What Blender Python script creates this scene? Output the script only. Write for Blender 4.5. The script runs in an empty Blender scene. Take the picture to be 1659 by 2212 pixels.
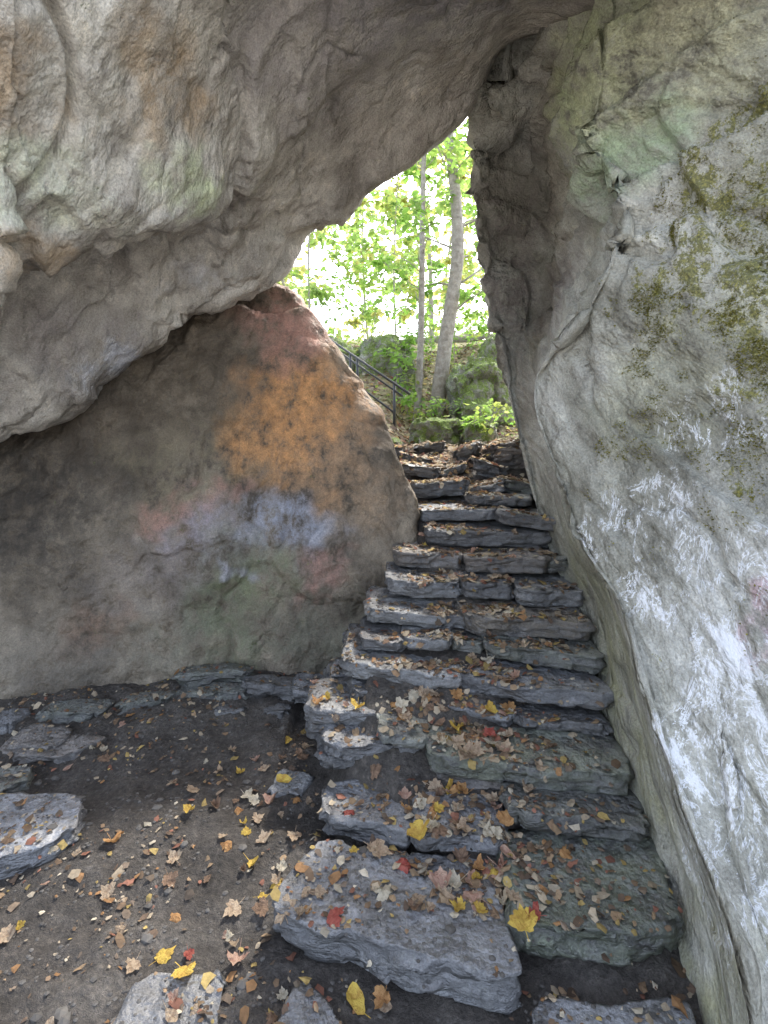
import bpy, math, random
from mathutils import Vector, noise, Matrix
from mathutils.bvhtree import BVHTree
import bmesh
random.seed(11)
R = random.random
def U(a, b): return a + (b - a) * R()
scene = bpy.context.scene
col = scene.collection

# ------------------------------------------------------------ world / light
SUN_AZ, SUN_EL = math.radians(28), math.radians(52)
w = bpy.data.worlds.new("World"); scene.world = w; w.use_nodes = True
nt = w.node_tree
sky = nt.nodes.new("ShaderNodeTexSky"); sky.sky_type = 'NISHITA'; sky.sun_disc = False
sky.sun_elevation = SUN_EL; sky.sun_rotation = SUN_AZ
sky.air_density = 1.0; sky.dust_density = 5.0; sky.ozone_density = 1.0
hs = nt.nodes.new("ShaderNodeHueSaturation"); hs.inputs["Saturation"].default_value = .6
bg = nt.nodes["Background"]; bg.inputs[1].default_value = 0.90
nt.links.new(sky.outputs[0], hs.inputs["Color"]); nt.links.new(hs.outputs[0], bg.inputs[0])
S = Vector((math.sin(SUN_AZ) * math.cos(SUN_EL), math.cos(SUN_AZ) * math.cos(SUN_EL), math.sin(SUN_EL)))
sl = bpy.data.lights.new("sun", 'SUN'); sl.energy = 5.0; sl.angle = math.radians(2); sl.color = (1, .95, .86)
so = bpy.data.objects.new("sun", sl); so.rotation_euler = S.to_track_quat('Z', 'Y').to_euler(); so.location = (0, 0, 20); col.objects.link(so)
scene.view_settings.view_transform = 'Standard'; scene.view_settings.look = 'None'; scene.view_settings.exposure = 0

cd = bpy.data.cameras.new("camera"); cam = bpy.data.objects.new("camera", cd); col.objects.link(cam)
cd.sensor_fit = 'VERTICAL'; cd.sensor_height = 36; cd.lens = 18; cd.shift_y = -0.08
cd.clip_start = .05; cd.clip_end = 1500
cam.location = (0, 0, 1.6); cam.rotation_euler = (math.radians(90), 0, 0); scene.camera = cam

# ------------------------------------------------------------ materials
def newmat(name):
    m = bpy.data.materials.new(name); m.use_nodes = True
    n = m.node_tree; b = n.nodes["Principled BSDF"]
    return m, n, b
def nd(n, t, **k):
    x = n.nodes.new(t)
    for a, v in k.items(): setattr(x, a, v)
    return x
def mixc(n, f, a, b, mode='MIX'):
    x = n.nodes.new("ShaderNodeMix"); x.data_type = 'RGBA'; x.blend_type = mode; x.clamp_result = False
    for s, v in ((0, f), (6, a), (7, b)):
        if hasattr(v, "is_linked"): n.links.new(v, x.inputs[s])
        else: x.inputs[s].default_value = v if s == 0 else (*v, 1)[:4]
    return x.outputs[2]
def mth(n, op, a, b=0.0, c=0.0, clamp=False):
    x = n.nodes.new("ShaderNodeMath"); x.operation = op; x.use_clamp = clamp
    for i, v in enumerate((a, b, c)):
        if hasattr(v, "is_linked"): n.links.new(v, x.inputs[i])
        else: x.inputs[i].default_value = v
    return x.outputs[0]
def ramp(n, f, stops):
    x = n.nodes.new("ShaderNodeValToRGB"); n.links.new(f, x.inputs[0])
    e = x.color_ramp.elements
    while len(e) < len(stops): e.new(.5)
    for el, (p, c) in zip(e, stops):
        el.position = p; el.color = (*c, 1) if len(c) == 3 else c
    return x.outputs[0]
def nz(n, vec, scale, detail=6, rough=.6, dist=0.0):
    x = n.nodes.new("ShaderNodeTexNoise"); x.inputs["Scale"].default_value = scale
    x.inputs["Detail"].default_value = detail; x.inputs["Roughness"].default_value = rough
    x.inputs["Distortion"].default_value = dist
    n.links.new(vec, x.inputs["Vector"]); return x.outputs[0]
def rock_mat(name, dark, mid, light, moss=0.0, mosscol=(.07, .10, .025), rough=.8, bump=.9, lichen=.3, spec=.4, streak=(1, 1, 1), rotx=0, chalk=False, paintmix=1.0, grain=.5, mott=.75, crease=.22, wr=.05):
    m, n, b = newmat(name)
    tc = nd(n, "ShaderNodeTexCoord"); v = tc.outputs["Object"]
    vr = v
    if rotx:
        ro = nd(n, "ShaderNodeVectorRotate", rotation_type='X_AXIS'); ro.inputs["Angle"].default_value = rotx
        n.links.new(v, ro.inputs["Vector"]); vr = ro.outputs[0]
    mp = nd(n, "ShaderNodeMapping"); n.links.new(vr, mp.inputs[0]); mp.inputs["Scale"].default_value = streak
    vs = mp.outputs[0]
    a = nz(n, vs, 1.9, 6, .68)
    base = ramp(n, a, [(.36, dark), (.5, mid), (.62, light)])
    sp = nz(n, vs, 8, 6, .76)
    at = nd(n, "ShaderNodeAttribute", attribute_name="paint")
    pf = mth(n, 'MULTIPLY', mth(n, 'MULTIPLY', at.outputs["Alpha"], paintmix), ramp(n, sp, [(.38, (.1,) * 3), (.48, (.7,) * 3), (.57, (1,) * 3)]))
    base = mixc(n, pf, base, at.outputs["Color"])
    base = mixc(n, mott, base, ramp(n, sp, [(.32, (.34, .32, .30)), (.43, (.85, .84, .83)), (.56, (1.05, 1.05, 1.05)), (.68, (1.5, 1.47, 1.42))]), 'MULTIPLY')
    gr = nz(n, v, 120, 2, .7)
    base = mixc(n, grain, base, ramp(n, gr, [(.30, (.5, .5, .5)), (.5, (1, 1, 1)), (.72, (1.5, 1.5, 1.5))]), 'MULTIPLY')
    if lichen:
        ln = nz(n, v, 5.5, 6, .8, .6)
        li = ramp(n, ln, [(.60, (0, 0, 0)), (.66, (1, 1, 1))])
        base = mixc(n, mth(n, 'MULTIPLY', li, lichen), base, (.50, .51, .44))
        dp = ramp(n, ln, [(.34, (1, 1, 1)), (.42, (0, 0, 0))])
        base = mixc(n, mth(n, 'MULTIPLY', dp, .5), base, tuple(c * .5 for c in dark))
    if chalk:
        ca = nd(n, "ShaderNodeAttribute", attribute_name="chalk")
        mp2 = nd(n, "ShaderNodeMapping"); n.links.new(v, mp2.inputs[0]); mp2.inputs["Scale"].default_value = (1, 1, .33)
        cn = nz(n, mp2.outputs[0], 11, 5, .75, .7)
        line = ramp(n, mth(n, 'ABSOLUTE', mth(n, 'SUBTRACT', cn, .5)), [(.008, (1, 1, 1)), (.024, (0, 0, 0))])
        brk = ramp(n, sp, [(.43, (0, 0, 0)), (.51, (1, 1, 1))])
        fl = ramp(n, mth(n, 'ADD', sp, mth(n, 'MULTIPLY', ca.outputs["Fac"], .18)), [(.67, (0, 0, 0)), (.73, (1, 1, 1))])
        cf = mth(n, 'MAXIMUM', mth(n, 'MULTIPLY', line, brk), fl)
        cf = mth(n, 'MULTIPLY', cf, mth(n, 'MULTIPLY', ca.outputs["Fac"], 2.5, clamp=True))
        base = mixc(n, mth(n, 'MULTIPLY', cf, .88), base, (.80, .82, .86))
    if moss or chalk:
        geo = nd(n, "ShaderNodeNewGeometry"); sx = nd(n, "ShaderNodeSeparateXYZ"); n.links.new(geo.outputs["Normal"], sx.inputs[0])
        ma = nd(n, "ShaderNodeAttribute", attribute_name="moss")
        mn = nz(n, v, 9, 6, .88, .2)
        mf = mth(n, 'ADD', mth(n, 'MULTIPLY', sx.outputs[2], .10 if moss > 0 else 0.0), mn)
        mf = mth(n, 'ADD', mf, mth(n, 'MULTIPLY', ma.outputs["Fac"], .19))
        mf = mth(n, 'ADD', mf, moss * .2)
        mf = ramp(n, mf, [(.635, (0, 0, 0)), (.69, (1, 1, 1))])
        mc = ramp(n, gr, [(.3, tuple(c * .5 for c in mosscol)), (.5, mosscol), (.72, (mosscol[0] * 2.2, mosscol[1] * 2.0, mosscol[2] * 1.4))])
        base = mixc(n, mth(n, 'MULTIPLY', mf, .85), base, mc)
    n.links.new(base, b.inputs["Base Color"])
    b.inputs["Specular IOR Level"].default_value = spec
    rr = ramp(n, sp, [(.3, (rough - .2,) * 3), (.7, (min(1, rough + .12),) * 3)]); n.links.new(rr, b.inputs["Roughness"])
    h = mth(n, 'MULTIPLY', nz(n, vs, 5, 7, .72), .06)
    cr1 = mth(n, 'ABSOLUTE', mth(n, 'SUBTRACT', nz(n, vs, 2.2, 5, .58), .5))
    h = mth(n, 'ADD', h, mth(n, 'MULTIPLY', mth(n, 'MINIMUM', cr1, .07), crease * 1.8))
    h = mth(n, 'ADD', h, mth(n, 'MULTIPLY', mth(n, 'ABSOLUTE', mth(n, 'SUBTRACT', nz(n, vs, 11, 4, .7), .5)), wr))
    h = mth(n, 'ADD', h, mth(n, 'MULTIPLY', nz(n, v, 40, 3, .75), .012))
    bp = nd(n, "ShaderNodeBump"); bp.inputs["Strength"].default_value = bump; bp.inputs["Distance"].default_value = 1.0
    n.links.new(h, bp.inputs["Height"]); n.links.new(bp.outputs[0], b.inputs["Normal"])
    return m

M_roof = rock_mat("overhang_rock", (.27, .25, .225), (.48, .455, .41), (.64, .615, .56), streak=(1.2, 1.2, .5), lichen=.15, bump=.55, chalk=True, wr=.025)
M_right = rock_mat("pale_cliff_rock", (.22, .215, .175), (.38, .375, .325), (.53, .525, .475), mosscol=(.15, .15, .035), streak=(1, .5, 1.2), rotx=math.radians(-41), lichen=.4, bump=.7, chalk=True, wr=.03)
M_left = rock_mat("brown_boulder_rock", (.08, .066, .05), (.185, .155, .12), (.31, .265, .205), streak=(1, 1, .8), lichen=.07, bump=.55, rough=.7, chalk=True, paintmix=.9, grain=.45, mott=.8, wr=.03)
M_step = rock_mat("step_rock", (.08, .082, .09), (.18, .184, .195), (.33, .336, .352), rough=.45, spec=.65, streak=(1, 1, 2.6), lichen=.12, bump=.65, mott=.85, wr=.035)
M_back = rock_mat("mossy_rock", (.16, .16, .13), (.28, .28, .24), (.42, .42, .37), moss=.75, mosscol=(.16, .24, .04), crease=.3)

def simple_mat(name, stops, scale=20, rough=.7, bump=.01, attr=None, transl=0.0, spec=.3):
    m, n, b = newmat(name)
    tc = nd(n, "ShaderNodeTexCoord"); v = tc.outputs["Object"]
    if attr and transl > .5:
        at = nd(n, "ShaderNodeAttribute", attribute_name=attr); c = at.outputs["Color"]
    else:
        a = nz(n, v, scale, 4, .7, .2); c = ramp(n, a, stops)
        if attr:
            at = nd(n, "ShaderNodeAttribute", attribute_name=attr)
            c = mixc(n, 1.0, c, at.outputs["Color"], 'MULTIPLY')
        if bump:
            bp = nd(n, "ShaderNodeBump"); bp.inputs["Distance"].default_value = bump; n.links.new(a, bp.inputs["Height"]); n.links.new(bp.outputs[0], b.inputs["Normal"])
    n.links.new(c, b.inputs["Base Color"]); b.inputs["Roughness"].default_value = rough; b.inputs["Specular IOR Level"].default_value = spec
    if transl:
        tr = nd(n, "ShaderNodeBsdfTranslucent"); n.links.new(c, tr.inputs[0]); ms = nd(n, "ShaderNodeMixShader"); ms.inputs[0].default_value = transl
        out = n.nodes["Material Output"]; n.links.new(b.outputs[0], ms.inputs[1]); n.links.new(tr.outputs[0], ms.inputs[2]); n.links.new(ms.outputs[0], out.inputs[0])
    return m
W1 = [(.3, (.7,) * 3), (.7, (1.15,) * 3)]
M_foliage = simple_mat("green_foliage", W1, 6, .5, 0, "tint", .6)
M_litter = simple_mat("leaf_litter", W1, 60, .8, 0, "tint", .15)
M_bark = simple_mat("grey_bark", [(.3, (.22, .195, .165)), (.6, (.40, .37, .33)), (.75, (.52, .49, .45))], 14, .9, .03)
M_metal = simple_mat("black_painted_metal", [(.3, (.03, .032, .037)), (.7, (.06, .062, .07))], 30, .35, .001, spec=.5)
def ground_mat():
    m, n, b = newmat("dark_soil")
    tc = nd(n, "ShaderNodeTexCoord"); v = tc.outputs["Object"]
    a = nz(n, v, 2.2, 6, .75, .4)
    c = ramp(n, a, [(.34, (.046, .040, .036)), (.5, (.098, .087, .079)), (.66, (.17, .155, .142))])
    g = nz(n, v, 45, 5, .8)
    c = mixc(n, .9, c, ramp(n, g, [(.32, (.4,) * 3), (.55, (1,) * 3), (.7, (1.8, 1.75, 1.7))]), 'MULTIPLY')
    sx = nd(n, "ShaderNodeSeparateXYZ"); n.links.new(v, sx.inputs[0])
    far = mth(n, 'MULTIPLY', mth(n, 'SUBTRACT', sx.outputs[1], 4.6), .8, clamp=True)
    fc = ramp(n, nz(n, v, 6, 6, .8), [(.35, (.14, .17, .06)), (.5, (.26, .23, .12)), (.58, (.42, .33, .20)), (.68, (.24, .32, .10))])
    c = mixc(n, far, c, fc)
    near = mth(n, 'MULTIPLY', mth(n, 'SUBTRACT', 1.0, sx.outputs[1]), 1.2, clamp=True)
    c = mixc(n, near, c, ramp(n, a, [(.35, (.28, .255, .225)), (.65, (.40, .375, .335))]))  # pale unseen ground behind the camera, added to bounce light onto the roof
    n.links.new(c, b.inputs["Base Color"]); b.inputs["Roughness"].default_value = .75; b.inputs["Specular IOR Level"].default_value = .45
    h = mth(n, 'ADD', mth(n, 'MULTIPLY', nz(n, v, 10, 7, .75), .06), mth(n, 'MULTIPLY', g, .018))
    bp = nd(n, "ShaderNodeBump"); bp.inputs["Distance"].default_value = 1; n.links.new(h, bp.inputs["Height"]); n.links.new(bp.outputs[0], b.inputs["Normal"])
    return m
M_ground = ground_mat()

# ------------------------------------------------------------ mesh helpers
def mkobj(name, verts, faces, mat, smooth=True, parent=None, center=True, recalc=False):
    verts = [Vector(v) for v in verts]
    c = Vector((0, 0, 0))
    if center and verts:
        xs = [v.x for v in verts]; ys = [v.y for v in verts]; zs = [v.z for v in verts]
        c = Vector(((min(xs) + max(xs)) / 2, (min(ys) + max(ys)) / 2, min(zs)))
    me = bpy.data.meshes.new(name); me.from_pydata([v - c for v in verts], [], faces); me.update()
    if recalc:
        bm = bmesh.new(); bm.from_mesh(me); bmesh.ops.recalc_face_normals(bm, faces=bm.faces); bm.to_mesh(me); bm.free(); me.update()
    me.materials.append(mat)
    if smooth: me.polygons.foreach_set("use_smooth", [True] * len(me.polygons))
    o = bpy.data.objects.new(name, me); col.objects.link(o)
    if parent: o.parent = parent; o.location = c - parent.location
    else: o.location = c
    return o
def meta(o, label, cat=None, group=None, kind=None):
    if label: o["label"] = label
    if cat: o["category"] = cat
    if group: o["group"] = group
    if kind: o["kind"] = kind
def attrs(me, paint, chalk=None, moss=None):
    n = len(me.vertices)
    me.color_attributes.new("paint", 'FLOAT_COLOR', 'POINT'); me.attributes["paint"].data.foreach_set("color", paint)
    me.attributes.new("chalk", 'FLOAT', 'POINT'); me.attributes["chalk"].data.foreach_set("value", chalk or [0.0] * n)
    me.attributes.new("moss", 'FLOAT', 'POINT'); me.attributes["moss"].data.foreach_set("value", moss or [0.0] * n)
def cr(p0, p1, p2, p3, t):
    return 0.5 * ((2 * p1) + (p2 - p0) * t + (2 * p0 - 5 * p1 + 4 * p2 - p3) * t * t + (3 * p1 - p0 - 3 * p2 + p3) * t ** 3)
def loft(rings, sa, sr):
    rr = []
    for ring in rings:
        K = len(ring); P = [Vector(p) for p in ring]; out = []
        for k in range(K):
            for s in range(sa[k]):
                out.append(cr(P[k - 1], P[k], P[(k + 1) % K], P[(k + 2) % K], s / sa[k]))
        rr.append(out)
    rows = []; n = len(rr)
    for i in range(n - 1):
        a = rr[max(0, i - 1)]; b_ = rr[i]; c = rr[i + 1]; d = rr[min(n - 1, i + 2)]
        for s in range(sr[i]):
            rows.append([cr(a[j], b_[j], c[j], d[j], s / sr[i]) for j in range(len(b_))])
    rows.append(rr[-1])
    N = len(rows[0]); V = [p for r in rows for p in r]; F = []
    for i in range(len(rows) - 1):
        for j in range(N):
            k = (j + 1) % N
            F.append((i * N + j, i * N + k, (i + 1) * N + k, (i + 1) * N + j))
    for base, r in ((0, rows[0]), ((len(rows) - 1) * N, rows[-1])):
        c = sum(r, Vector()) / N; V.append(c); ci = len(V) - 1
        for j in range(N): F.append((base + j, base + (j + 1) % N, ci))
    return V, F
def groove(p, sc, wdt, depth, seed):
    f = noise.noise(p * sc + Vector((seed, -seed, seed * .3))) + .12 * noise.noise(p * sc * 5)
    g = max(0, 1 - abs(f) / wdt)
    on = max(0, min(1, .5 + 2.5 * noise.noise(p * sc * .9 + Vector((7, seed, 3)))))
    return -depth * g * on
def rockdisp(q, big, facet, fine, fs=2.2, st=(1, 1, 1), seed=0.0, D=None, stretch=0.0, grv=0.0, second=.45):
    if D is not None: q = q - D * (q.dot(D) * stretch)
    p = Vector((q.x * st[0], q.y * st[1], q.z * st[2])) + Vector((seed, seed * .7, -seed))
    d = big * noise.fractal(p * 1.3, 1.0, 2.0, 4)
    wq = p * fs + noise.noise_vector(p * 3.0) * .12
    for sc, am in ((1.0, 1.0), (2.7, second)):
        wk = wq * sc
        ds, pts = noise.voronoi(wk)
        h = noise.noise_vector(pts[0] * 5.73 + Vector((.31, .17, .77)))
        e = min(1, (ds[1] - ds[0]) / .05)
        d += am * facet * (h.x * 1.1 + h.dot(wk - pts[0]) * 3.0) * (.65 + .35 * e)
    d += fine * noise.fractal(p * 8, .8, 2.1, 5)
    if grv: d += groove(p, 1.1, .028, grv, seed) + groove(p, 2.3, .04, grv * .5, seed + 4)
    return d
def finish_rock(o, fn, blobs=(), chalk=(), moss=()):
    me = o.data; me.update(); L = o.location
    ns = [v.normal.copy() for v in me.vertices]
    for v, n_ in zip(me.vertices, ns):
        v.co += n_ * fn(v.co + L)
    me.update()
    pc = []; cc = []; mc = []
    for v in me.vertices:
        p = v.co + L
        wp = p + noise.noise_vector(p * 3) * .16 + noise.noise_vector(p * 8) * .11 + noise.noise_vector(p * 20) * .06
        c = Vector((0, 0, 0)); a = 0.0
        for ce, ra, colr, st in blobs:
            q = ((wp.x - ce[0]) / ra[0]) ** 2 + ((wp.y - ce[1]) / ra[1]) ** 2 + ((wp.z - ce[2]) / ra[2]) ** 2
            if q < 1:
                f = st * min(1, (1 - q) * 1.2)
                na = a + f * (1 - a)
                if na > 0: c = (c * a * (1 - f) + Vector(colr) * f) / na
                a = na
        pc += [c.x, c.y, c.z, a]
        for lst, out in ((chalk, cc), (moss, mc)):
            m_ = 0.0
            for ce, ra, st in lst:
                q = ((wp.x - ce[0]) / ra[0]) ** 2 + ((wp.y - ce[1]) / ra[1]) ** 2 + ((wp.z - ce[2]) / ra[2]) ** 2
                if q < 1: m_ = max(m_, st * (1 - q) ** .5)
            out.append(m_)
    attrs(me, pc, cc, mc)

# ------------------------------------------------------------ overhanging roof rock
E = [(-2.57,2.9,1.31),(-2.25,3.0,1.53),(-1.87,3.05,1.735),(-1.51,3.1,2.02),(-1.10,3.2,2.30),(-.715,3.3,2.57),(-.544,3.35,2.86),(-.27,3.35,2.96),
     (-.12,3.35,3.14),(.12,3.3,3.25),(.33,3.3,3.40),(.585,3.2,3.60),(.72,3.1,3.88),(.90,2.95,3.86),(1.03,2.2,3.45),(1.12,1.9,3.45)]
idx = [0, 1, 3, 5, 7, 9, 11, 13, 15]
RR = [
 [(-2.21,2.5,1.71),(-1.95,2.6,1.93),(-1.42,2.75,2.29),(-.785,3.0,2.69),(-.385,3.05,3.02),(-.03,3.0,3.29),(.38,2.9,3.54),(.64,2.6,3.64),(.95,1.7,3.33)],
 [(-1.92,2.3,2.10),(-1.70,2.38,2.28),(-1.33,2.55,2.50),(-.84,2.72,2.73),(-.51,2.7,3.06),(-.215,2.65,3.32),(.137,2.5,3.46),(.44,2.3,3.53),(.77,1.5,3.2)],
 [(-1.68,1.88,2.0),(-1.46,1.92,2.13),(-1.165,2.12,2.34),(-.774,2.42,2.62),(-.53,2.55,3.04),(-.27,2.5,3.29),(.04,2.35,3.446),(.33,2.15,3.5),(.66,1.4,3.155)],
 [(-1.46,1.65,2.42),(-1.275,1.7,2.52),(-1.07,1.85,2.67),(-.85,2.05,2.90),(-.64,2.15,3.17),(-.40,2.1,3.364),(-.16,2.0,3.46),(.115,1.8,3.44),(.435,1.3,3.16)],
 [(-1.195,1.35,2.79),(-1.05,1.4,2.88),(-.92,1.5,3.0),(-.77,1.6,3.16),(-.64,1.65,3.28),(-.49,1.65,3.36),(-.33,1.6,3.38),(-.10,1.45,3.34),(.185,1.2,3.15)]]
def expand(row):
    out = []
    for j in range(16):
        for a, b_ in zip(range(8), range(1, 9)):
            if idx[a] <= j <= idx[b_]:
                t = (j - idx[a]) / (idx[b_] - idx[a]); out.append(Vector(row[a]).lerp(Vector(row[b_]), t)); break
    return out
rowsR = [[Vector(p) for p in E]] + [expand(r) for r in RR]
rings = []
for j in range(16):
    e = rowsR[0][j]; r5 = rowsR[5][j]
    ring = [e] + [rowsR[k][j] for k in range(1, 6)] + [r5 + Vector((-.05, -.1, .5)), r5 + Vector((0, .4, 1.5)), e + Vector((0, 1.2, 1.9)), e + Vector((0, .8, .8))]
    rings.append(ring)
first = [p + Vector((-1.5, -.9, -.3 if k < 6 else 0)) for k, p in enumerate(rings[0])]
last = [p + Vector((1.3, -.2, .3)) for p in rings[-1]]
rings = [first] + rings + [last]
V, F = loft(rings, [28, 28, 18, 36, 32, 8, 5, 5, 5, 10], [18] + [16] * 15 + [16])
roof = mkobj("overhanging_boulder", V, F, M_roof, recalc=True)
DR = Vector((.35, -.5, .8)).normalized()
def roof_fn(p):
    sm = min(1, max(.3, 1 - (p.x + .6) / 1.0))
    d = rockdisp(p, .045, .048 * sm, .020 * sm, 1.6, (1.0, .9, 1.1), 3.1, DR, .4, grv=.06)
    g = noise.noise(Vector((p.x * 3.4 + 5, p.y * 1.2, p.z * 1.3)))
    d -= .16 * sm * max(0, g - .25)
    if p.x < -.6:
        b_ = max(0, 1 - abs(p.y - 2.9) / .35)
        d -= .10 * b_ * max(0, noise.noise(p * 7.5))
    return d
finish_rock(roof, roof_fn, blobs=[
    ((-1.0, 1.8, 2.7), (.75, .6, .6), (.62, .60, .53), .6),
    ((-.9, 2.0, 2.95), (.18, .35, .28), (.34, .24, .14), .85),
    ((-1.2, 1.6, 2.75), (.12, .3, .28), (.34, .24, .14), .7),
    ((-1.3, 1.9, 2.2), (.45, .4, .14), (.34, .25, .15), .7),
    ((-.75, 2.1, 2.6), (.28, .4, .18), (.40, .47, .27), .7),
    ((-1.25, 1.7, 2.45), (.35, .4, .18), (.44, .49, .36), .6),
    ((-1.5, 2.8, 2.0), (1.0, .45, .35), (.27, .25, .245), .8),
    ((-1.55, 3.0, 1.95), (.6, .3, .10), (.50, .54, .63), .7),
    ((-.9, 2.9, 2.5), (.4, .3, .09), (.50, .52, .58), .5),
    ((-.3, 2.3, 3.35), (.7, .7, .4), (.30, .28, .275), .85),
    ((.15, 2.95, 3.4), (.6, .35, .3), (.40, .365, .32), .7),
    ((.4, 2.1, 3.5), (.85, .7, .5), (.18, .17, .18), .92)], chalk=[((-1.6, 3.0, 1.9), (.5, .3, .2), .35)])  # recess shade on the right underside, put into the rock colour
meta(roof, "huge grey-brown boulder leaning over as cave roof", "boulder")

# ------------------------------------------------------------ left boulder
colsL = [
 [(-2.9,2.8,-.2),(-2.95,2.85,.6),(-3.0,2.95,1.1),(-3.2,3.3,1.75)],
 [(-2.23,2.98,-.1),(-2.25,3.0,.6),(-2.31,3.08,1.12),(-2.51,3.35,1.84)],
 [(-1.77,3.1,-.1),(-1.75,3.08,.57),(-1.775,3.12,1.26),(-1.93,3.4,2.12)],
 [(-1.25,3.22,-.1),(-1.22,3.15,.54),(-1.24,3.2,1.4),(-1.38,3.55,2.49)],
 [(-.83,3.3,-.1),(-.81,3.2,.53),(-.83,3.3,1.54),(-.92,3.65,2.69)],
 [(-.65,3.3,-.1),(-.635,3.2,.53),(-.655,3.3,1.57),(-.725,3.65,2.65)],
 [(-.5,3.3,-.1),(-.49,3.2,.53),(-.505,3.3,1.54),(-.555,3.62,2.5)],
 [(-.33,3.3,-.1),(-.317,3.2,.53),(-.327,3.3,1.45),(-.356,3.6,2.2)],
 [(-.146,3.27,-.1),(-.143,3.2,.53),(-.147,3.28,1.33),(-.16,3.55,1.92)],
 [(-.013,3.25,-.1),(-.013,3.2,.53),(-.01,3.27,1.21),(-.014,3.5,1.67)],
 [(.08,3.25,-.1),(.08,3.2,.53),(.084,3.27,1.09),(.09,3.45,1.355)],
 [(.19,3.28,-.1),(.2,3.25,.4),(.215,3.3,.97),(.22,3.38,1.08)],
 [(.24,3.6,-.1),(.25,3.6,.4),(.25,3.6,.85),(.24,3.6,.95)]]
rings = []
for c in colsL:
    c = [Vector(p) for p in c]
    rings.append(c + [c[3] + Vector((-.15, .5, -.12)), c[3] + Vector((-.3, 1.0, -.9)), Vector((c[0].x, c[0].y + 1.2, -.2))])
V, F = loft(rings, [32, 42, 50, 10, 6, 5, 5], [20, 24, 26, 26, 12, 10, 12, 12, 10, 8, 8, 8])
left = mkobj("leaning_boulder", V, F, M_left, recalc=True)
finish_rock(left, lambda p: rockdisp(p, .04, .022, .018, 1.6, (1, 1, 1), 9.4, grv=.03), blobs=[
    ((-1.1, 3.2, 1.5), (.7, .5, .5), (.22, .195, .13), .7),
    ((-.52, 3.3, 1.72), (.58, .6, .68), (.56, .29, .12), .95),  # lens-flare glow, orange here and pink below, painted over the brown rock
    ((-.6, 3.5, 2.35), (.42, .4, .42), (.42, .23, .19), .85),
    ((-.22, 3.3, 1.3), (.4, .4, .45), (.32, .235, .16), .65),
    ((-.85, 3.2, .95), (.75, .4, .32), (.26, .24, .24), .85),
    ((-.58, 3.25, 1.0), (.34, .4, .26), (.31, .335, .41), .95),
    ((-1.16, 3.2, .92), (.26, .3, .34), (.30, .275, .325), .75),
    ((-1.32, 3.2, 1.13), (.30, .3, .16), (.33, .19, .15), .8),
    ((-.97, 3.2, 1.20), (.22, .3, .12), (.32, .185, .145), .8),
    ((-.95, 3.2, .50), (.44, .3, .55), (.13, .155, .085), .85),
    ((-.40, 3.2, .3), (.55, .3, .42), (.125, .125, .095), .8),
    ((-1.3, 3.2, .3), (.6, .3, .35), (.145, .15, .115), .6),
    ((-1.72, 3.1, .42), (.34, .3, .2), (.31, .175, .11), .7),
    ((-.40, 3.2, .73), (.24, .3, .14), (.31, .18, .15), .75),
    ((-.98, 3.2, .72), (.12, .3, .10), (.33, .33, .40), .8),
    ((-1.5, 3.1, .7), (.5, .3, .3), (.21, .185, .175), .6),
    ((-2.3, 3.1, 1.2), (.9, .6, .8), (.03, .027, .025), .97),  # deep shadow under the roof rock, painted in here and on the next patch
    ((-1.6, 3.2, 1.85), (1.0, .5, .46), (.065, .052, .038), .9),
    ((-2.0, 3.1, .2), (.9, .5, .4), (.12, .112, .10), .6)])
meta(left, "big brown boulder with painted orange flare glow and faded blue and red paint", "boulder")

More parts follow.
